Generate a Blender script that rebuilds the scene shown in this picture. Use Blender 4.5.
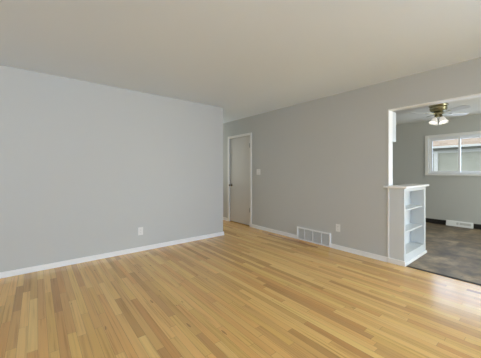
import bpy, bmesh, math, random
from mathutils import Vector, Matrix
random.seed(4)
S = bpy.context.scene
C = S.collection
R = math.radians
for o in list(bpy.data.objects):
    bpy.data.objects.remove(o, do_unlink=True)

# ------------------------------------------------------------------ camera, sky, lights, exposure
CAM_H = 1.22
cam_data = bpy.data.cameras.new('camera')
cam = bpy.data.objects.new('camera', cam_data); C.objects.link(cam)
cam.location = (0, 0, CAM_H)
cam.rotation_euler = (R(90), 0, -R(38.98))
cam_data.sensor_width = 36.0
cam_data.lens = 252.0 / 481.0 * 36.0
cam_data.shift_y = -7.5 / 481.0
cam_data.clip_start = 0.02
S.camera = cam

world = bpy.data.worlds.new('sky'); S.world = world
world.use_nodes = True
bg = world.node_tree.nodes['Background']
bg.inputs['Color'].default_value = (0.90, 0.94, 1.0, 1)
bg.inputs['Strength'].default_value = 2.0

def area(name, loc, rot, sx, sy, power, color=(1, 1, 1), spread=180):
    d = bpy.data.lights.new(name, 'AREA'); d.shape = 'RECTANGLE'
    d.size = sx; d.size_y = sy; d.energy = power; d.color = color
    d.spread = R(spread)
    o = bpy.data.objects.new(name, d); C.objects.link(o)
    o.location = loc; o.rotation_euler = rot
    return o
# lamps at window openings; all but the kitchen window are added fill, unseen
FILL_TINT = (0.85, 0.965, 1.24)
K_FILL_TINT = (1.01, 0.985, 0.92)
area('fill_rear', (1.8, -6.40, 1.45), (R(90), 0, 0), 3.0, 1.5, 300, FILL_TINT)                    # added fill at the unseen rear window, towards +y
area('fill_up_rear', (1.8, -6.45, 0.85), (R(125), 0, 0), 3.0, 0.9, 60, FILL_TINT, 120)          # added upward fill at the same window, as if off the ground
area('fill_front', (3.88, -3.0, 1.45), (R(90), 0, R(90)), 1.6, 1.5, 5, FILL_TINT)                # added fill at an unseen right wall window, towards -x
area('fill_up_front', (3.93, -3.0, 0.85), (R(130), 0, R(90)), 1.6, 0.9, 370, FILL_TINT, 140)  # added upward fill, mostly for the ceiling
area('fill_side', (-4.38, 2.0, 1.45), (R(90), 0, -R(90)), 2.4, 1.5, 2, FILL_TINT)               # added fill at the unseen side window, towards +x
area('fill_up_side', (-4.45, 2.0, 0.85), (R(120), 0, -R(90)), 2.4, 0.9, 14, FILL_TINT, 120)  # added upward fill from the left, for the ceiling
area('fill_kitchen_door', (5.7, -2.02, 1.15), (R(90), 0, 0), 1.8, 2.0, 100, K_FILL_TINT)                  # added fill at an unseen kitchen glass door, towards +y
area('daylight_kitchen_window', (7.56, 1.25, 1.60), (R(90), 0, R(90)), 1.1, 0.8, 9.0, (0.72, 0.90, 1.32))
area('fill_hall', (3.23, 7.2, 1.5), (R(90), 0, R(180)), 0.7, 1.2, 23, (1.0, 0.93, 0.83), 130)  # added fill that brightens the hall door, source out of view

S.view_settings.view_transform = 'Standard'
S.view_settings.look = 'None'
S.view_settings.gamma = 1.0
S.view_settings.use_curve_mapping = False
S.view_settings.exposure = -0.03
S.cycles.use_denoising = True
S.cycles.max_bounces = 10
S.cycles.diffuse_bounces = 6
S.cycles.transparent_max_bounces = 12
S.cycles.sample_clamp_indirect = 4.0
S.cycles.caustics_reflective = False
S.cycles.caustics_refractive = False

# ------------------------------------------------------------------ materials
def mat(name, col, rough=0.5, metal=0.0, spec=0.5, emit=None, estr=0.0, noise=0.0, nscale=30.0, bump=0.0):
    m = bpy.data.materials.new(name); m.use_nodes = True
    nt = m.node_tree; b = nt.nodes['Principled BSDF']
    b.inputs['Base Color'].default_value = (*col, 1)
    b.inputs['Roughness'].default_value = rough
    b.inputs['Metallic'].default_value = metal
    b.inputs['Specular IOR Level'].default_value = spec
    if emit:
        b.inputs['Emission Color'].default_value = (*emit, 1)
        b.inputs['Emission Strength'].default_value = estr
    if noise > 0 or bump > 0:
        g = nt.nodes.new('ShaderNodeNewGeometry')
        n = nt.nodes.new('ShaderNodeTexNoise')
        n.inputs['Scale'].default_value = nscale; n.inputs['Detail'].default_value = 4
        nt.links.new(g.outputs['Position'], n.inputs['Vector'])
        if noise > 0:
            mx = nt.nodes.new('ShaderNodeMix'); mx.data_type = 'RGBA'
            mx.inputs[6].default_value = (*[c * (1 - noise) for c in col], 1)
            mx.inputs[7].default_value = (*[min(1, c * (1 + noise)) for c in col], 1)
            nt.links.new(n.outputs['Fac'], mx.inputs[0])
            nt.links.new(mx.outputs[2], b.inputs['Base Color'])
        if bump > 0:
            bp = nt.nodes.new('ShaderNodeBump'); bp.inputs['Strength'].default_value = bump
            bp.inputs['Distance'].default_value = 0.002
            nt.links.new(n.outputs['Fac'], bp.inputs['Height'])
            nt.links.new(bp.outputs['Normal'], b.inputs['Normal'])
    return m

class NB:
    """small helper to chain math nodes"""
    def __init__(s, m): s.nt = m.node_tree
    def n(s, t, **k):
        x = s.nt.nodes.new(t)
        for a, v in k.items(): setattr(x, a, v)
        return x
    def put(s, sock, v):
        if hasattr(v, 'is_output'): s.nt.links.new(v, sock)
        else: sock.default_value = v
    def m(s, op, a, b=None, c=None):
        x = s.n('ShaderNodeMath', operation=op)
        s.put(x.inputs[0], a)
        if b is not None: s.put(x.inputs[1], b)
        if c is not None: s.put(x.inputs[2], c)
        return x.outputs[0]
    def xyz(s, a, b, c):
        x = s.n('ShaderNodeCombineXYZ')
        for i, v in enumerate((a, b, c)): s.put(x.inputs[i], v)
        return x.outputs[0]
    def white(s, v):
        x = s.n('ShaderNodeTexWhiteNoise', noise_dimensions='3D')
        s.nt.links.new(v, x.inputs['Vector'])
        return x.outputs['Value']
    def noise(s, v, scale, detail=3.0, rough=0.5):
        x = s.n('ShaderNodeTexNoise')
        x.inputs['Scale'].default_value = scale; x.inputs['Detail'].default_value = detail
        x.inputs['Roughness'].default_value = rough
        s.nt.links.new(v, x.inputs['Vector'])
        return x.outputs['Fac']
    def ramp(s, f, stops, interp='LINEAR'):
        x = s.n('ShaderNodeValToRGB'); cr = x.color_ramp; cr.interpolation = interp
        while len(cr.elements) < len(stops): cr.elements.new(0.5)
        for e, (p, c) in zip(cr.elements, stops):
            e.position = p; e.color = (*c, 1)
        s.nt.links.new(f, x.inputs['Fac'])
        return x.outputs['Color']
    def mix(s, f, a, b, blend='MIX'):
        x = s.n('ShaderNodeMix', data_type='RGBA', blend_type=blend)
        s.put(x.inputs[0], f); s.put(x.inputs[6], a); s.put(x.inputs[7], b)
        return x.outputs[2]

def oak_floor():
    m = bpy.data.materials.new('oak_strip_floor'); m.use_nodes = True
    b = NB(m); P = m.node_tree.nodes['Principled BSDF']
    g = b.n('ShaderNodeNewGeometry')
    sx = b.n('ShaderNodeSeparateXYZ'); m.node_tree.links.new(g.outputs['Position'], sx.inputs[0])
    x, y = sx.outputs[0], sx.outputs[1]
    W = 0.057
    cx = b.m('DIVIDE', b.m('ADD', x, 20.0), W)
    col = b.m('FLOOR', cx)
    r1 = b.white(b.xyz(col, 1.3, 0.0)); r2 = b.white(b.xyz(col, 7.7, 3.0))
    L = b.m('MULTIPLY_ADD', r2, 0.9, 0.55)
    t = b.m('DIVIDE', b.m('ADD', b.m('MULTIPLY_ADD', r1, 6.0, 30.0), y), L)
    # jitter so that neighbouring boards of one strip differ in length
    pid = b.m('FLOOR', t)
    fy = b.m('FRACT', t); fx = b.m('FRACT', cx)
    rp = b.white(b.xyz(col, pid, 5.0)); rq = b.white(b.xyz(col, pid, 11.0))
    base = b.ramp(rp, [(0.0, (0.33, 0.155, 0.050)), (0.02, (0.42, 0.215, 0.072)), (0.045, (0.55, 0.310, 0.106)), (0.2, (0.65, 0.385, 0.130)),
                       (0.5, (0.745, 0.455, 0.155)), (0.8, (0.80, 0.505, 0.178)), (1.0, (0.85, 0.57, 0.215))])
    tint = b.ramp(rq, [(0.0, (1.0, 0.90, 0.84)), (0.5, (1, 0.985, 0.98)), (1.0, (0.99, 1.0, 0.90))])
    c = b.mix(1.0, base, tint, 'MULTIPLY')
    gv = b.xyz(b.m('MULTIPLY_ADD', rp, 37.0, b.m('MULTIPLY', x, 42.0)), b.m('MULTIPLY_ADD', rq, 19.0, b.m('MULTIPLY', y, 0.8)), 0.0)
    gr = b.noise(gv, 1.6, 3.0, 0.55)
    gc = b.ramp(gr, [(0.28, (0.70, 0.63, 0.54)), (0.47, (1, 1, 1)), (0.75, (1.10, 1.09, 1.06))])
    c = b.mix(0.9, c, gc, 'MULTIPLY')
    # a few dark heart streaks and small knots
    kn = b.noise(b.xyz(b.m('MULTIPLY_ADD', rp, 9.0, b.m('MULTIPLY', x, 26.0)), b.m('MULTIPLY_ADD', rq, 5.0, b.m('MULTIPLY', y, 5.0)), 4.0), 1.0, 1.0)
    kf = b.m('MULTIPLY', b.m('GREATER_THAN', kn, 0.765), 0.6)
    c = b.mix(kf, c, (0.20, 0.095, 0.035, 1))
    ex = b.m('LESS_THAN', b.m('MINIMUM', fx, b.m('SUBTRACT', 1.0, fx)), 0.016)
    ey = b.m('LESS_THAN', b.m('MULTIPLY', fy, L), 0.0022)
    e = b.m('MULTIPLY', b.m('MAXIMUM', ex, ey), 0.55)
    c = b.mix(e, c, (0.14, 0.065, 0.025, 1))
    m.node_tree.links.new(c, P.inputs['Base Color'])
    m.node_tree.links.new(b.m('MULTIPLY_ADD', gr, 0.14, 0.13), P.inputs['Roughness'])
    P.inputs['Specular IOR Level'].default_value = 0.6
    bp = b.n('ShaderNodeBump'); bp.inputs['Strength'].default_value = 0.25; bp.inputs['Distance'].default_value = 0.002
    hgt = b.m('SUBTRACT', b.m('MULTIPLY', b.noise(g.outputs['Position'], 9.0, 2.0), 0.9), e)
    m.node_tree.links.new(hgt, bp.inputs['Height'])
    m.node_tree.links.new(bp.outputs['Normal'], P.inputs['Normal'])
    return m

def vinyl_floor():
    m = bpy.data.materials.new('slate_look_vinyl'); m.use_nodes = True
    b = NB(m); P = m.node_tree.nodes['Principled BSDF']
    g = b.n('ShaderNodeNewGeometry')
    sx = b.n('ShaderNodeSeparateXYZ'); m.node_tree.links.new(g.outputs['Position'], sx.inputs[0])
    x, y = sx.outputs[0], sx.outputs[1]
    T = 0.30
    row = b.m('FLOOR', b.m('DIVIDE', b.m('ADD', x, 9.0), T))
    yy = b.m('ADD', b.m('DIVIDE', b.m('ADD', y, 9.0), T * 1.5), b.m('MULTIPLY', row, 0.37))
    cl = b.m('FLOOR', yy)
    rp = b.white(b.xyz(row, cl, 2.0))
    base = b.ramp(rp, [(0.0, (0.145, 0.105, 0.062)), (0.5, (0.20, 0.15, 0.092)), (1.0, (0.26, 0.20, 0.128))])
    n1 = b.noise(g.outputs['Position'], 4.5, 4.0, 0.6)
    c = b.mix(0.9, base, b.ramp(n1, [(0.34, (0.45, 0.42, 0.40)), (0.5, (0.95, 0.95, 0.95)), (0.66, (1.75, 1.7, 1.6))]), 'MULTIPLY')
    fx = b.m('FRACT', b.m('DIVIDE', b.m('ADD', x, 9.0), T)); fy = b.m('FRACT', yy)
    e = b.m('MAXIMUM', b.m('LESS_THAN', fx, 0.022), b.m('LESS_THAN', fy, 0.016))
    c = b.mix(b.m('MULTIPLY', e, 0.2), c, (0.07, 0.06, 0.05, 1))
    m.node_tree.links.new(c, P.inputs['Base Color'])
    m.node_tree.links.new(b.m('MULTIPLY_ADD', n1, 0.2, 0.38), P.inputs['Roughness'])
    bp = b.n('ShaderNodeBump'); bp.inputs['Strength'].default_value = 0.15; bp.inputs['Distance'].default_value = 0.003
    m.node_tree.links.new(n1, bp.inputs['Height']); m.node_tree.links.new(bp.outputs['Normal'], P.inputs['Normal'])
    return m

def glass_pane():
    m = bpy.data.materials.new('window_glass'); m.use_nodes = True
    nt = m.node_tree; nt.nodes.remove(nt.nodes['Principled BSDF'])
    out = [n for n in nt.nodes if n.type == 'OUTPUT_MATERIAL'][0]
    tr = nt.nodes.new('ShaderNodeBsdfTransparent'); tr.inputs[0].default_value = (0.93, 0.96, 0.95, 1)
    gl = nt.nodes.new('ShaderNodeBsdfGlossy'); gl.inputs['Roughness'].default_value = 0.02
    mx = nt.nodes.new('ShaderNodeMixShader'); mx.inputs[0].default_value = 0.05
    nt.links.new(tr.outputs[0], mx.inputs[1]); nt.links.new(gl.outputs[0], mx.inputs[2])
    nt.links.new(mx.outputs[0], out.inputs['Surface'])
    return m

def lap_siding():
    m = bpy.data.materials.new('lap_siding'); m.use_nodes = True
    b = NB(m); P = m.node_tree.nodes['Principled BSDF']
    P.inputs['Roughness'].default_value = 0.7
    g = b.n('ShaderNodeNewGeometry')
    n = b.noise(g.outputs['Position'], 3.0, 3.0)
    c = b.ramp(n, [(0.3, (0.50, 0.50, 0.43)), (0.7, (0.58, 0.575, 0.50))])
    m.node_tree.links.new(c, P.inputs['Base Color'])
    return m

def shingles():
    m = bpy.data.materials.new('roof_shingles'); m.use_nodes = True
    b = NB(m); P = m.node_tree.nodes['Principled BSDF']
    P.inputs['Roughness'].default_value = 0.9
    g = b.n('ShaderNodeNewGeometry')
    sx = b.n('ShaderNodeSeparateXYZ'); m.node_tree.links.new(g.outputs['Position'], sx.inputs[0])
    row = b.m('FLOOR', b.m('DIVIDE', sx.outputs[2], 0.07))
    cl = b.m('FLOOR', b.m('ADD', b.m('DIVIDE', sx.outputs[1], 0.3), b.m('MULTIPLY', row, 0.43)))
    rp = b.white(b.xyz(row, cl, 1.0))
    c = b.ramp(rp, [(0.0, (0.40, 0.30, 0.235)), (1.0, (0.56, 0.43, 0.345))])
    m.node_tree.links.new(c, P.inputs['Base Color'])
    return m

M = dict(
    wall=mat('grey_wall_paint', (0.540, 0.550, 0.533), 0.62, spec=0.3, noise=0.012, nscale=1.3),
    ceil=mat('ceiling_paint', (0.75, 0.83, 0.92), 0.8, spec=0.2, noise=0.012, nscale=0.9),
    kceil=mat('kitchen_ceiling_paint', (0.78, 0.77, 0.74), 0.8, spec=0.2, noise=0.012, nscale=0.9),
    trim=mat('white_trim_paint', (0.86, 0.86, 0.85), 0.35, noise=0.01, nscale=6),
    door=mat('door_paint', (0.66, 0.645, 0.62), 0.4, noise=0.01, nscale=4),
    white=mat('white_cabinet_paint', (0.64, 0.67, 0.68), 0.4, noise=0.01, nscale=5),
    plastic=mat('white_plastic', (0.82, 0.82, 0.80), 0.3, noise=0.008, nscale=40),
    slot=mat('dark_slot', (0.05, 0.05, 0.05), 0.6, noise=0.05),
    vinylw=mat('white_vinyl_frame', (0.83, 0.84, 0.86), 0.35, noise=0.008, nscale=10),
    enamel=mat('white_enamel_metal', (0.85, 0.86, 0.87), 0.35, noise=0.01, nscale=20),
    duct=mat('duct_dark', (0.30, 0.30, 0.30), 0.7, noise=0.05),
    louver=mat('grey_louver_metal', (0.74, 0.74, 0.72), 0.4, noise=0.02, nscale=20),
    cove=mat('black_cove_base', (0.018, 0.016, 0.015), 0.45, noise=0.05),
    steel=mat('hinge_metal', (0.16, 0.155, 0.15), 0.35, metal=1.0, noise=0.04),
    knob=mat('aged_knob_metal', (0.22, 0.20, 0.17), 0.3, metal=1.0, noise=0.05),
    brass=mat('antique_brass', (0.33, 0.30, 0.18), 0.3, metal=1.0, noise=0.08, nscale=25),
    brassl=mat('polished_brass', (0.56, 0.52, 0.36), 0.22, metal=1.0, noise=0.05, nscale=25),
    blade=mat('white_fan_blade', (0.66, 0.65, 0.62), 0.4, noise=0.02, nscale=12),
    shade=mat('frosted_lamp_glass', (0.9, 0.9, 0.88), 0.5, emit=(1.0, 0.96, 0.90), estr=0.38, noise=0.01),
    bulb=mat('lit_bulb', (1, 1, 1), 0.5, emit=(1.0, 0.95, 0.86), estr=3.0, noise=0.01),
    thresh=mat('dark_threshold_metal', (0.045, 0.038, 0.032), 0.6, spec=0.2, noise=0.05),
    gutter=mat('white_gutter', (0.85, 0.85, 0.84), 0.5, noise=0.01),
    soffit=mat('soffit_shadow_dark', (0.20, 0.20, 0.17), 0.8, noise=0.05),  # dark tone holds the shade under the neighbour's eave
    lawn=mat('driveway_concrete', (0.38, 0.37, 0.34), 0.9, noise=0.12, nscale=5),
    oak=oak_floor(), vinyl=vinyl_floor(), glass=glass_pane(), siding=lap_siding(), shingle=shingles(),
)

# ------------------------------------------------------------------ mesh helpers
class MB:
    def __init__(s): s.bm = bmesh.new()
    def box(s, a, b, bev=0.0, seg=2):
        lo = [min(p, q) for p, q in zip(a, b)]; hi = [max(p, q) for p, q in zip(a, b)]
        r = bmesh.ops.create_cube(s.bm, size=1.0)
        for v in r['verts']:
            v.co = Vector([(lo[i] + hi[i]) / 2 + v.co[i] * (hi[i] - lo[i]) for i in range(3)])
        if bev > 0:
            ed = list({e for v in r['verts'] for e in v.link_edges})
            bmesh.ops.bevel(s.bm, geom=ed, offset=bev, segments=seg, affect='EDGES', profile=0.6)
        return s
    def obox(s, mtx, size, bev=0.0):
        r = bmesh.ops.create_cube(s.bm, size=1.0)
        vs = r['verts']
        for v in vs: v.co = Vector([v.co[i] * size[i] for i in range(3)])
        if bev > 0:
            ed = list({e for v in vs for e in v.link_edges})
            rr = bmesh.ops.bevel(s.bm, geom=ed, offset=bev, segments=2, affect='EDGES', profile=0.6)
            vs = list({v for f in rr['faces'] for v in f.verts} | {v for v in vs if v.is_valid})
        bmesh.ops.transform(s.bm, matrix=mtx, verts=vs)
        return s
    def lathe(s, prof, mtx=Matrix(), n=32, close=True):
        rings = []
        for (r, z) in prof:
            rings.append([s.bm.verts.new(mtx @ Vector((r * math.cos(2 * math.pi * i / n), r * math.sin(2 * math.pi * i / n), z))) for i in range(n)])
        for a, b in zip(rings, rings[1:]):
            for i in range(n):
                f = s.bm.faces.new((a[i], a[(i + 1) % n], b[(i + 1) % n], b[i])); f.smooth = True
        if close:
            s.bm.faces.new(list(reversed(rings[0]))); s.bm.faces.new(rings[-1])
        return s
    def tube(s, pts, r, n=10):
        for p, q in zip(pts, pts[1:]):
            p = Vector(p); q = Vector(q); d = q - p
            mt = Matrix.Translation(p) @ d.to_track_quat('Z', 'Y').to_matrix().to_4x4()
            s.lathe([(r, 0), (r, d.length)], mt, n)
        return s
    def prism(s, poly, z0, z1, mtx=Matrix(), smooth=False):
        lo = [s.bm.verts.new(mtx @ Vector((x, y, z0))) for x, y in poly]
        hi = [s.bm.verts.new(mtx @ Vector((x, y, z1))) for x, y in poly]
        k = len(poly)
        s.bm.faces.new(list(reversed(lo))); s.bm.faces.new(hi)
        for i in range(k):
            f = s.bm.faces.new((lo[i], lo[(i + 1) % k], hi[(i + 1) % k], hi[i])); f.smooth = smooth
        return s
    def build(s, name, m, parent=None, origin=None):
        bmesh.ops.recalc_face_normals(s.bm, faces=s.bm.faces[:])
        me = bpy.data.meshes.new(name)
        if origin is not None:
            bmesh.ops.translate(s.bm, vec=-Vector(origin), verts=s.bm.verts[:])
        s.bm.to_mesh(me); s.bm.free()
        me.materials.append(m)
        o = bpy.data.objects.new(name, me); C.objects.link(o)
        if origin is not None: o.location = origin
        if parent is not None: o.parent = parent
        return o

def thing(name, label, cat, loc, rz=0.0, group=None):
    o = bpy.data.objects.new(name, None); C.objects.link(o)
    o.empty_display_size = 0.1
    o.location = loc; o.rotation_euler = (0, 0, rz)
    o['label'] = label; o['category'] = cat
    if group: o['group'] = group
    return o
def struct(o, label, cat):
    o['kind'] = 'structure'; o['label'] = label; o['category'] = cat
    return o

# ------------------------------------------------------------------ dimensions (metres; camera stands at x=0, y=0)
H = 2.44
YL = 3.973            # face of the left wall
XL = 2.785            # where the left wall stops at the hall
XR = 3.68             # face of the right wall
TW = 0.12
YE = 1.39             # where the right wall stops at the kitchen opening
HZ = 2.055            # underside of the header
X0, Y0 = -4.2, -6.2   # room shell behind the camera
YH = 7.0              # end of the hall
KX, KY0, KY1 = 7.30, -1.85, 3.10   # kitchen far wall, its side walls
OY = -1.15            # other end of the kitchen opening

# ------------------------------------------------------------------ structure
struct(MB().box((X0 - TW, Y0 - TW, -0.1), (XR + 0.006, YH, 0)).box((XR + 0.006, YE, -0.1), (XR + TW, YH, 0)).build('floor', M['oak']),
       'narrow honey oak strip floor of the living room and hall', 'floor')
struct(MB().box((XR + 0.045, KY0 - TW, -0.1), (KX + 0.14, KY1, -0.003)).build('floor_kitchen', M['vinyl']),
       'dark brown grey stone look vinyl floor of the kitchen', 'floor')
struct(MB().box((XR + 0.006, OY, -0.1), (XR + 0.048, YE - 0.212, 0.005), 0.002).build('trim_threshold', M['thresh']),
       'thin dark strip where oak floor meets kitchen vinyl', 'trim')
struct(MB().box((X0 - TW, Y0 - TW, H), (XR + TW, YH, H + 0.1)).build('ceiling', M['ceil']),
       'plain off white ceiling over the living room and hall', 'ceiling')
struct(MB().box((XR + TW, KY0 - TW, H), (KX + 0.14, KY1 + TW, H + 0.1)).build('ceiling_kitchen', M['kceil']),
       'white kitchen ceiling seen through the opening', 'ceiling')
w = MB().box((X0 - TW, YL, 0), (XL, YL + TW, H))
w.box((XL - TW, YL + TW, 0), (XL, YH, H))
struct(w.build('wall_left', M['wall']), 'long plain light grey wall at left ending at the hall', 'wall')
# right wall: solid part with door recess, header over the opening, pier beyond it
DY0, DY1, DZ = 4.201, 4.981, 2.022
w = MB().box((XR, YE, 0), (XR + TW, DY0, H)).box((XR, DY1, 0), (XR + TW, YH, H))
w.box((XR, DY0, DZ), (XR + TW, DY1, H)).box((XR + 0.075, DY0, 0), (XR + TW, DY1, DZ))
w.box((XR, OY, HZ), (XR + TW, YE, H)).box((XR, -2.2, 0), (XR + TW, OY, H))
w.box((XR, Y0 - TW, 0), (XR + TW, -3.8, H)).box((XR, -3.8, 0), (XR + TW, -2.2, 0.65)).box((XR, -3.8, 2.2), (XR + TW, -2.2, H))
struct(w.build('wall_right', M['wall']), 'grey wall with hall door, floor grille and the kitchen opening', 'wall')

def wall_with_hole(name, axis, face, out, a0, a1, h0, h1, z0, z1, label):
    """a wall across `axis` at `face`, thickness towards `out`, from a0 to a1 with an opening h0..h1, z0..z1"""
    m = MB()
    def bx(p0, p1, q0, q1):
        if p1 - p0 < 1e-4 or q1 - q0 < 1e-4: return
        if axis == 'y': m.box((p0, face, q0), (p1, out, q1))
        else: m.box((face, p0, q0), (out, p1, q1))
    bx(a0, h0, 0, H); bx(h1, a1, 0, H); bx(h0, h1, 0, z0); bx(h0, h1, z1, H)
    return struct(m.build(name, M['wall']), label, 'wall')

WIN_Y0, WIN_Y1, WIN_Z0, WIN_Z1 = 0.74, 1.86, 1.165, 2.015
wall_with_hole('wall_kitchen_far', 'x', KX, KX + 0.14, KY0 - TW, KY1 + TW, WIN_Y0, WIN_Y1, WIN_Z0, WIN_Z1, 'grey kitchen wall holding the sliding window')
struct(MB().box((XR + TW, KY1, 0), (KX, KY1 + TW, H)).build('wall_kitchen_left', M['wall']), 'grey kitchen side wall beyond the bookcase', 'wall')
wall_with_hole('wall_kitchen_right', 'y', KY0, KY0 - TW, XR + TW, KX, 4.8, 6.6, 0.05, 2.1, 'kitchen side wall with an added glass door')
wall_with_hole('wall_hall', 'y', YH, YH + TW, XL - TW, XR + TW, 2.88, 3.58, 0.85, 2.1, 'grey wall closing the end of the hall')
wall_with_hole('wall_rear', 'y', Y0, Y0 - TW, X0 - TW, XR, 0.3, 3.3, 0.65, 2.2, 'wall behind the viewer with an added picture window')
wall_with_hole('wall_side', 'x', X0, X0 - TW, Y0, YL, 0.8, 3.2, 0.65, 2.15, 'side wall left of the viewer with an added window')

def window(name, axis, p, a0, a1, z0, z1, label, muntin=None, fw=0.05, d=0.05):
    """frame and pane filling an opening; p = centre of the frame across the wall"""
    t = thing(name, label, 'window', ((p, (a0 + a1) / 2, z0) if axis == 'x' else ((a0 + a1) / 2, p, z0)))
    t['kind'] = 'structure'
    loc = Vector(t.location)
    def bx(m, p0, p1, q0, q1, dd, bev=0.004):
        if axis == 'x': m.box(Vector((p - dd, p0, q0)) - loc, Vector((p + dd, p1, q1)) - loc, bev)
        else: m.box(Vector((p0, p - dd, q0)) - loc, Vector((p1, p + dd, q1)) - loc, bev)
    f = MB()
    bx(f, a0, a0 + fw, z0, z1, d); bx(f, a1 - fw, a1, z0, z1, d)
    bx(f, a0 + fw, a1 - fw, z0, z0 + fw, d); bx(f, a0 + fw, a1 - fw, z1 - fw, z1, d)
    if muntin is not None: bx(f, muntin - 0.022, muntin + 0.022, z0 + fw, z1 - fw, d * 0.8)
    f.build('window_frame', M['vinylw'], t)
    g = MB()
    segs = [(a0 + fw, a1 - fw)] if muntin is None else [(a0 + fw, muntin - 0.022), (muntin + 0.022, a1 - fw)]
    for s0, s1 in segs:
        gg = MB(); bx(gg, s0, s1, z0 + fw, z1 - fw, 0.003, 0)
        gg.build('pane', M['glass'], t)
    g.bm.free()
    return t
window('added_window_2', 'y', Y0 - 0.06, 0.3, 3.3, 0.65, 2.2, 'wide picture window added behind the viewer for light', 1.8)  # unseen, added as the opening for the rear fill
window('added_window_3', 'x', X0 - 0.06, 0.8, 3.2, 0.65, 2.15, 'window added in the side wall left of the viewer for light', 2.0)  # unseen, added as the opening for the side fill
window('added_window_4', 'y', KY0 - 0.06, 4.8, 6.6, 0.05, 2.1, 'sliding glass door added in the kitchen side wall for light', 5.7)  # unseen, added to let fill into the kitchen

window('added_window_6', 'x', XR + 0.06, -3.8, -2.2, 0.65, 2.2, 'window added in the right wall behind the viewer for light', -3.0)  # unseen, added as the opening for the front fill
window('added_window_5', 'y', YH + 0.06, 2.88, 3.58, 0.85, 2.1, 'small window added at the end of the hall for light')  # unseen, added to let fill into the hall

# kitchen window in view: casing, stool, frame, two sashes
t = thing('window_1', 'white framed sliding window on the kitchen wall', 'window', (KX, (WIN_Y0 + WIN_Y1) / 2, WIN_Z0)); t['kind'] = 'structure'
L0 = Vector(t.location)
def wb(m, x0, x1, y0, y1, z0, z1, bev=0.004):
    m.box(Vector((x0, y0, z0)) - L0, Vector((x1, y1, z1)) - L0, bev); return m
CW = 0.065
m = MB()
wb(m, KX - 0.018, KX, WIN_Y1, WIN_Y1 + CW, WIN_Z0 - 0.005, WIN_Z1 + CW); wb(m, KX - 0.018, KX, WIN_Y0 - CW, WIN_Y0, WIN_Z0 - 0.005, WIN_Z1 + CW)
wb(m, KX - 0.018, KX, WIN_Y0, WIN_Y1, WIN_Z1, WIN_Z1 + CW)
m.build('casing', M['trim'], t)
m = MB(); wb(m, KX - 0.035, KX + 0.05, WIN_Y0 - CW, WIN_Y1 + CW, WIN_Z0 - 0.035, WIN_Z0 - 0.005)
m.build('window_sill', M['trim'], t)
m = MB(); wb(m, KX - 0.014, KX, WIN_Y0 - CW, WIN_Y1 + CW, WIN_Z0 - 0.075, WIN_Z0 - 0.035); m.build('apron', M['wall'], t)
m = MB()
for (a, b, c, d) in ((WIN_Y1 - 0.035, WIN_Y1, WIN_Z0, WIN_Z1), (WIN_Y0, WIN_Y0 + 0.035, WIN_Z0, WIN_Z1),
                     (WIN_Y0 + 0.035, WIN_Y1 - 0.035, WIN_Z0, WIN_Z0 + 0.03), (WIN_Y0 + 0.035, WIN_Y1 - 0.035, WIN_Z1 - 0.03, WIN_Z1)):
    wb(m, KX + 0.02, KX + 0.12, a, b, c, d, 0.003)
m.build('window_frame', M['vinylw'], t)
def sash(y0, y1, xa, xb):
    z0, z1 = WIN_Z0 + 0.03, WIN_Z1 - 0.03; s = 0.036
    m = MB()
    wb(m, xa, xb, y0, y0 + s, z0, z1); wb(m, xa, xb, y1 - s, y1, z0, z1)
    wb(m, xa, xb, y0 + s, y1 - s, z0, z0 + s); wb(m, xa, xb, y0 + s, y1 - s, z1 - s, z1)
    so = m.build('sash', M['vinylw'], t)
    g = MB(); xm = (xa + xb) / 2
    wb(g, xm - 0.003, xm + 0.003, y0 + s, y1 - s, z0 + s, z1 - s, 0); g.build('pane', M['glass'], so)
MID = 1.30
sash(MID - 0.018, WIN_Y1 - 0.035, KX + 0.030, KX + 0.060)
so = sash(WIN_Y0 + 0.035, MID + 0.018, KX + 0.072, KX + 0.102)

# trims of the kitchen opening
m = MB().box((XR - 0.004, YE - 0.014, 1.03), (XR + TW + 0.004, YE, HZ), 0.003)
m.box((XR - 0.002, OY, HZ - 0.012), (XR + TW + 0.002, YE - 0.014, HZ), 0.003)
struct(m.build('trim_opening', M['trim']), 'white painted lining of the kitchen opening', 'trim')

# baseboards
BH, BT = 0.066, 0.014
def base_x(m, x0, x1, yf, s):   # along x; s = side the board stands out to
    m.box((x0, yf, 0), (x1, yf + s * BT, BH), 0.004); m.box((x0, yf + s * BT, 0), (x1, yf + s * (BT + 0.010), 0.016), 0.004)
def base_y(m, y0, y1, xf, s):
    m.box((xf, y0, 0), (xf + s * BT, y1, BH), 0.004); m.box((xf + s * BT, y0, 0), (xf + s * (BT + 0.010), y1, 0.016), 0.004)
m = MB(); base_x(m, X0, XL + BT, YL, -1); base_y(m, YL, YH, XL, 1)
struct(m.build('baseboard_left', M['trim']), 'white baseboard along the left grey wall', 'baseboard')
GY0, GY1, GZ = 2.234, 2.903, 0.228
CY0, CY1 = 4.146, 5.036
m = MB(); base_y(m, YE, GY0 - 0.002, XR, -1); base_y(m, GY1 + 0.010, CY0, XR, -1); base_y(m, CY1, YH, XR, -1)
struct(m.build('baseboard_right', M['trim']), 'white baseboard along the right grey wall', 'baseboard')
m = MB(); base_x(m, XL, XR, YH, -1); struct(m.build('baseboard_hall', M['trim']), 'white baseboard at the hall end', 'baseboard')
m = MB(); base_x(m, X0, XR, Y0, 1); struct(m.build('baseboard_rear', M['trim']), 'white baseboard behind the viewer', 'baseboard')
m = MB(); base_y(m, Y0, YL, X0, 1); struct(m.build('baseboard_side', M['trim']), 'white baseboard of the side wall', 'baseboard')
RY0, RY1 = 1.06, 1.52
m = MB()
for a, b in ((KY0, RY0), (RY1, KY1)):
    m.box((KX - 0.006, a, -0.003), (KX, b, 0.10), 0.002); m.box((KX - 0.016, a, -0.003), (KX - 0.006, b, 0.010), 0.003)
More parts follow.
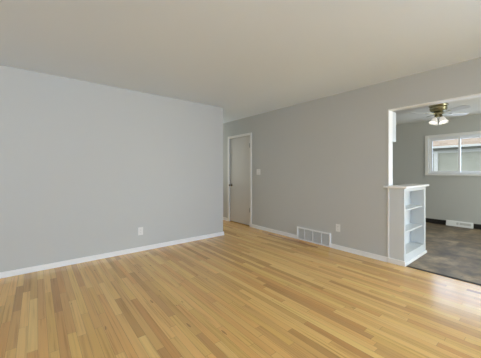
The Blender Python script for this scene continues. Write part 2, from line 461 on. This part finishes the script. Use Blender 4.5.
struct(m.build('baseboard_kitchen', M['cove']), 'black vinyl baseboard along the kitchen wall', 'baseboard')

# ------------------------------------------------------------------ hall door
t = thing('door_1', 'closed plain off white door in the hall', 'door', (XR, (DY0 + DY1) / 2, 0)); t['kind'] = 'structure'
L0 = Vector(t.location)
def db(m, x0, x1, y0, y1, z0, z1, bev=0.003):
    m.box(Vector((x0, y0, z0)) - L0, Vector((x1, y1, z1)) - L0, bev); return m
m = MB(); db(m, XR + 0.012, XR + 0.047, DY0 + 0.004, DY1 - 0.004, 0.018, DZ - 0.004); m.build('door_slab', M['door'], t)
m = MB()
db(m, XR - 0.014, XR, CY0, DY0 + 0.002, 0, DZ + 0.055); db(m, XR - 0.014, XR, DY1 - 0.002, CY1, 0, DZ + 0.055)
db(m, XR - 0.014, XR, DY0 + 0.002, DY1 - 0.002, DZ - 0.002, DZ + 0.055)
m.build('casing', M['trim'], t)
for z in (0.36, 1.80):
    m = MB()
    m.tube([Vector((XR + 0.003, DY0 + 0.008, z - 0.05)) - L0, Vector((XR + 0.003, DY0 + 0.008, z + 0.05)) - L0], 0.010, 12)
    db(m, XR + 0.0095, XR + 0.013, DY0 + 0.008, DY0 + 0.045, z - 0.05, z + 0.05, 0.001)
    m.build('hinge', M['steel'], t)
m = MB()
kx = Matrix.Translation(Vector((XR + 0.012, DY1 - 0.07, 0.89)) - L0) @ Matrix.Rotation(-R(90), 4, 'Y')
m.lathe([(0.032, 0), (0.032, 0.006), (0.012, 0.009), (0.011, 0.034), (0.022, 0.040), (0.028, 0.052), (0.026, 0.064), (0.014, 0.071)], kx, 24)
m.build('door_knob', M['knob'], t)

# ------------------------------------------------------------------ return air grille low on the right wall
t = thing('return_air_grille', 'white louvered air grille at floor level in the right wall', 'air grille', (XR, (GY0 + GY1) / 2, 0))
L0 = Vector(t.location); gx = XR - 0.024
b = 0.024
m = MB()
db(m, gx, XR - 0.001, GY0, GY0 + b, 0.002, GZ); db(m, gx, XR - 0.001, GY1 - b, GY1, 0.002, GZ)
db(m, gx, XR - 0.001, GY0 + b, GY1 - b, 0.002, 0.002 + b); db(m, gx, XR - 0.001, GY0 + b, GY1 - b, GZ - b, GZ)
m.build('frame', M['enamel'], t)
m = MB(); db(m, XR - 0.004, XR - 0.001, GY0 + b, GY1 - b, 0.026, GZ - b, 0); m.build('backing', M['duct'], t)
m = MB(); n = 12
for i in range(n):
    z = 0.030 + (GZ - 0.058) * (i + 0.5) / n
    mt = Matrix.Translation(Vector((XR - 0.0125, (GY0 + GY1) / 2, z)) - L0) @ Matrix.Rotation(-R(35), 4, 'Y')
    m.obox(mt, (0.016, GY1 - GY0 - 2 * b, 0.0015))
m.build('louver_panel', M['louver'], t)
for k in range(1, 4):
    y = GY0 + (GY1 - GY0) * k / 4
    m = MB(); db(m, gx + 0.002, XR - 0.006, y - 0.0035, y + 0.0035, 0.026, GZ - b, 0.001); m.build('divider', M['enamel'], t)
for y in (GY0 + 0.012, GY1 - 0.012):
    m = MB(); m.lathe([(0.005, 0), (0.005, 0.002), (0.002, 0.003)], Matrix.Translation(Vector((gx, y, GZ / 2)) - L0) @ Matrix.Rotation(-R(90), 4, 'Y'), 12)
    m.build('screw', M['louver'], t)

# ------------------------------------------------------------------ outlets and switch
def outlet(label, loc, rz):
    """duplex outlet; local +x points out of the wall"""
    t = thing('wall_outlet', label, 'outlet', loc, rz, 'white wall outlets')
    MB().box((0, -0.037, -0.06), (0.006, 0.037, 0.06), 0.003).build('cover_plate', M['plastic'], t)
    for z in (-0.021, 0.021):
        m = MB()
        poly = [(0.0165 * math.cos(a), max(-0.0135, min(0.0135, 0.0165 * math.sin(a)))) for a in [2 * math.pi * i / 28 for i in range(28)]]
        mt = Matrix.Translation((0.006, 0, z)) @ Matrix.Rotation(R(90), 4, 'Y')
        m.prism([(p[1], p[0]) for p in poly], 0, 0.002, mt)
        rc = m.build('receptacle', M['plastic'], t)
        s = MB()
        s.box((0.0078, -0.0075, z - 0.004), (0.0084, -0.0055, z + 0.006)); s.box((0.0078, 0.0055, z - 0.004), (0.0084, 0.0075, z + 0.005))
        s.lathe([(0.0022, 0), (0.0022, 0.0006)], Matrix.Translation((0.0078, 0, z - 0.009)) @ Matrix.Rotation(R(90), 4, 'Y'), 10)
        s.build('slots', M['slot'], rc)
    MB().lathe([(0.003, 0), (0.003, 0.001), (0.001, 0.0018)], Matrix.Translation((0.006, 0, 0)) @ Matrix.Rotation(R(90), 4, 'Y'), 12).build('screw', M['louver'], t)
    return t
outlet('white duplex outlet low on the long left wall', (1.241, YL, 0.305), -R(90))
outlet('white duplex outlet low on the right wall beside the air grille', (XR, 2.112, 0.335), R(180))
t = thing('light_switch', 'white double light switch plate beside the hall door', 'light switch', (XR, 3.935, 1.21), R(180))
MB().box((0, -0.058, -0.06), (0.006, 0.058, 0.06), 0.003).build('cover_plate', M['plastic'], t)
for y in (-0.023, 0.023):
    m = MB().obox(Matrix.Translation((0.010, y, 0.003)) @ Matrix.Rotation(R(25), 4, 'Y'), (0.016, 0.010, 0.012), 0.002)
    m.build('toggle', M['plastic'], t)
    for z in (-0.03, 0.03):
        MB().lathe([(0.003, 0), (0.003, 0.001), (0.001, 0.0018)], Matrix.Translation((0.006, y, z)) @ Matrix.Rotation(R(90), 4, 'Y'), 10).build('screw', M['louver'], t)

# ------------------------------------------------------------------ open bookcase that ends the wall
BX0, BX1, BY0, BY1, BZ = XR - 0.002, 4.55, 1.195, YE - 0.002, 1.0
t = thing('bookcase', 'white built in half height bookcase at the end of the right wall', 'bookcase', (BX0, BY0, 0))
L0 = Vector(t.location)
def part(name, boxes, mm, parent=t, bev=0.002):
    m = MB()
    for a, b in boxes: m.box(Vector(a) - L0, Vector(b) - L0, bev)
    return m.build(name, mm, parent)
OZ0, OZ1, OX0, OX1 = 0.14, 0.955, BX0 + 0.042, BX1 - 0.075
pt = 0.018
part('side_panel', [((BX0, BY0 + pt, 0), (BX0 + pt, BY1, BZ))], M['white'])
part('side_panel', [((BX1 - pt, BY0 + pt, 0), (BX1, BY1, BZ))], M['white'])
part('back_panel', [((BX0 + pt, BY1 - pt, 0.0), (BX1 - pt, BY1, BZ))], M['white'])
part('face_frame', [((BX0, BY0, 0), (OX0, BY0 + pt, BZ)), ((OX1, BY0, 0), (BX1, BY0 + pt, BZ)),
                    ((OX0, BY0, 0), (OX1, BY0 + pt, OZ0)), ((OX0, BY0, OZ1), (OX1, BY0 + pt, BZ))], M['white'])
part('bottom_panel', [((BX0 + pt, BY0 + pt, OZ0 - 0.02), (BX1 - pt, BY1 - pt, OZ0 - 0.002))], M['white'])
part('liner_panel', [((OX1, BY0 + pt, OZ0), (OX1 + pt, BY1 - pt, OZ1))], M['white'])
for z in (0.425, 0.715):
    part('shelf', [((BX0 + pt, BY0 + pt + 0.004, z - 0.02), (OX1, BY1 - pt, z))], M['white'])
part('countertop', [((BX0 - 0.035, BY0 - 0.035, BZ), (BX1 + 0.04, BY1, BZ + 0.028)), ((BX0 - 0.035, BY1, BZ), (BX0 - 0.004, YE + 0.045, BZ + 0.028))], M['trim'], t, 0.006)
part('baseboard', [((BX0 - 0.016, BY0 - 0.016, 0), (BX0, BY1, 0.066)), ((BX0, BY0 - 0.016, 0), (BX1 + 0.012, BY0, 0.035))], M['trim'], t, 0.004)
part('corner_bead', [((BX0 - 0.006, BY1 - 0.014, 0.066), (BX0, BY1 + 0.004, BZ))], M['trim'])

# shallow white wall cabinet behind the end of the wall
t = thing('wall_cabinet', 'shallow white cabinet hung high on kitchen side of the wall end', 'cabinet', (XR + TW, YE + 0.01, 1.64))
m = MB().box((0.0, 0, 0), (0.185, 0.55, 0.418), 0.003); m.build('body', M['white'], t)
for k in range(2):
    d = MB().box((0.185, 0.004 + k * 0.273, 0.004), (0.203, 0.273 + k * 0.273, 0.414), 0.003).build('door', M['white'], t)
    MB().lathe([(0.005, 0), (0.005, 0.012), (0.011, 0.02), (0.006, 0.026)], Matrix.Translation((0.203, 0.245 + k * 0.06, 0.05)) @ Matrix.Rotation(R(90), 4, 'Y'), 14).build('knob', M['brass'], d)

# ------------------------------------------------------------------ floor register on the kitchen wall
t = thing('wall_register', 'white baseboard heat register under the kitchen window', 'register', (KX, (RY0 + RY1) / 2, -0.003))
hw = (RY1 - RY0) / 2 - 0.001
poly = [(0, 0), (-0.055, 0), (-0.055, 0.02), (-0.028, 0.105), (-0.02, 0.118), (0, 0.118)]
m = MB(); m.prism(poly, -hw, hw, Matrix(((1, 0, 0, -0.001), (0, 0, 1, 0), (0, 1, 0, 0), (0, 0, 0, 1)))); m.build('body', M['enamel'], t)
def on_face(u, y):     # matrix on the sloping front; u = 0..1 up the slope
    x = -0.055 + 0.027 * u; z = 0.02 + 0.085 * u
    return Matrix.Translation((x - 0.0015, y, z)) @ Matrix.Rotation(math.atan2(0.027, 0.085), 4, 'Y')
for (y0, y1) in ((-hw + 0.03, -0.005), (0.005, hw - 0.18)):
    m = MB(); m.obox(on_face(0.55, (y0 + y1) / 2), (0.002, y1 - y0, 0.045)); sl = m.build('slot_panel', M['louver'], t)
    m = MB()
    for k in range(4):
        m.obox(on_face(0.34 + 0.14 * k, (y0 + y1) / 2) @ Matrix.Translation((-0.0012, 0, 0)), (0.001, y1 - y0 - 0.01, 0.004))
    m.build('slots', M['duct'], sl)
m = MB(); m.obox(on_face(0.9, 0.0) @ Matrix.Translation((-0.006, 0, 0)), (0.012, 0.01, 0.008), 0.001); m.build('lever', M['louver'], t)

# ------------------------------------------------------------------ ceiling fan
FX, FY = 5.69, 1.30
t = thing('ceiling_fan', 'antique brass ceiling fan with white blades on the kitchen ceiling', 'ceiling fan', (FX, FY, H), R(-38.98))
# local axes: x = to the right as seen from the living room, y = away, z = up, ceiling at 0
MB().lathe([(0.135, 0.0), (0.142, -0.012), (0.142, -0.034), (0.128, -0.042)], n=40).build('mounting_canopy', M['brassl'], t)
mh = MB().lathe([(0.118, -0.042), (0.128, -0.050), (0.131, -0.085), (0.122, -0.110), (0.100, -0.126), (0.062, -0.134)], n=40).build('motor_housing', M['brass'], t)
MB().lathe([(0.1325, -0.060), (0.1345, -0.064), (0.1345, -0.074), (0.1325, -0.078)], n=40).build('band', M['brassl'], mh)
MB().lathe([(0.060, -0.134), (0.072, -0.142), (0.075, -0.168), (0.062, -0.186), (0.040, -0.196), (0.028, -0.222), (0.012, -0.234)], n=32).build('light_hub', M['brass'], t)
def blade_poly():
    p = []
    L0_, L1_, w0, w1 = 0.20, 0.565, 0.052, 0.066
    p += [(L0_, -w0), (L1_ - 0.06, -w1)]
    for i in range(1, 8):
        a = -math.pi / 2 + math.pi * i / 8
        p.append((L1_ - 0.06 + 0.06 * math.cos(a), w1 * math.sin(a)))
    p += [(L1_ - 0.06, w1), (L0_, w0)]
    return p
for k in range(4):
    a = R(5 + 90 * k)
    mt = Matrix.Rotation(a, 4, 'Z') @ Matrix.Translation((0, 0, -0.165)) @ Matrix.Rotation(-R(13), 4, 'X')
    bl = MB().prism(blade_poly(), -0.003, 0.003, mt).build('blade', M['blade'], t)
    m = MB()
    m.prism([(0.055, -0.014), (0.17, -0.012), (0.235, -0.030), (0.25, 0.0), (0.235, 0.030), (0.17, 0.012), (0.055, 0.014)], -0.009, -0.0035, mt)
    m.build('blade_bracket', M['brass'], bl)
for k in range(4):
    a = R(51.8 + 45 + 90 * k)
    tilt = Matrix.Rotation(a, 4, 'Z') @ Matrix.Translation((0.056, 0, -0.222)) @ Matrix.Rotation(R(180 - 22), 4, 'Y')
    # local +z of `tilt` runs outward and down
    m = MB().lathe([(0.018, -0.03), (0.021, 0.0), (0.024, 0.028), (0.020, 0.032)], tilt, 20); ar = m.build('lamp_arm', M['brass'], t)
    prof = [(0.024, 0.026), (0.034, 0.036), (0.044, 0.060), (0.050, 0.085), (0.058, 0.110), (0.070, 0.130),
            (0.067, 0.130), (0.057, 0.107), (0.047, 0.085), (0.041, 0.060), (0.031, 0.038), (0.021, 0.030)]
    sh = MB().lathe(prof, tilt, 28, close=False).build('lamp_shade', M['shade'], t)
    MB().lathe([(0.010, 0.033), (0.014, 0.045), (0.025, 0.075), (0.027, 0.088), (0.020, 0.105), (0.006, 0.112)], tilt, 18).build('bulb', M['bulb'], sh)
m = MB().tube([(0.03, -0.05, -0.19), (0.03, -0.05, -0.36)], 0.0012, 6)
m.lathe([(0.001, -0.375), (0.005, -0.372), (0.005, -0.36), (0.001, -0.357)], Matrix.Translation((0.03, -0.05, 0)), 10)
m.build('pull_chain', M['brassl'], t)

# ------------------------------------------------------------------ outside: lawn and the neighbouring house
struct(MB().box((-30, -40, -0.75), (45, 40, -0.65)).build('ground', M['lawn']), 'pale concrete ground outside the house', 'ground')
NX, EZ = 12.0, 2.09
t = thing('neighbor_house', 'neighbouring house with lap siding and brown roof seen through kitchen window', 'house', (NX, 0, -0.65))
L0 = Vector(t.location)
m = MB(); m.box((0, -9, 0), (7, 9, EZ + 0.65 - 0.02))
zz = 0.1
while zz < EZ + 0.5:
    mt = Matrix.Translation((-0.012, 0, zz + 0.06)) @ Matrix.Rotation(R(6), 4, 'Y')
    m.obox(mt, (0.018, 18, 0.125)); zz += 0.12
m.build('siding_wall', M['siding'], t)
ez = EZ + 0.65
m = MB().prism([(-0.25, ez - 0.02), (3.5, ez + 1.75), (7.25, ez - 0.02), (7.25, ez + 0.05), (3.5, ez + 1.83), (-0.25, ez + 0.05)], -9.3, 9.3,
               Matrix(((1, 0, 0, 0), (0, 0, 1, 0), (0, 1, 0, 0), (0, 0, 0, 1)))); m.build('roof', M['shingle'], t)
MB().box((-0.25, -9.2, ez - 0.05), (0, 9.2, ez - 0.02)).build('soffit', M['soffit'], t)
MB().box((-0.34, -9.3, ez + 0.0), (-0.25, 9.3, ez + 0.075), 0.012).build('gutter', M['gutter'], t)
MB().box((-0.275, -9.3, ez - 0.055), (-0.25, 9.3, ez + 0.0), 0.003).build('gutter_shadow_strip', M['soffit'], t)  # dark strip standing in for the shadow below the gutter
MB().box((-0.045, -9.1, ez - 0.17), (0, 9.1, ez - 0.05), 0.004).build('frieze_board', M['gutter'], t)
MB().box((-0.12, 2.74, 0.1), (-0.03, 2.86, ez - 0.1), 0.012).build('downspout', M['gutter'], t)
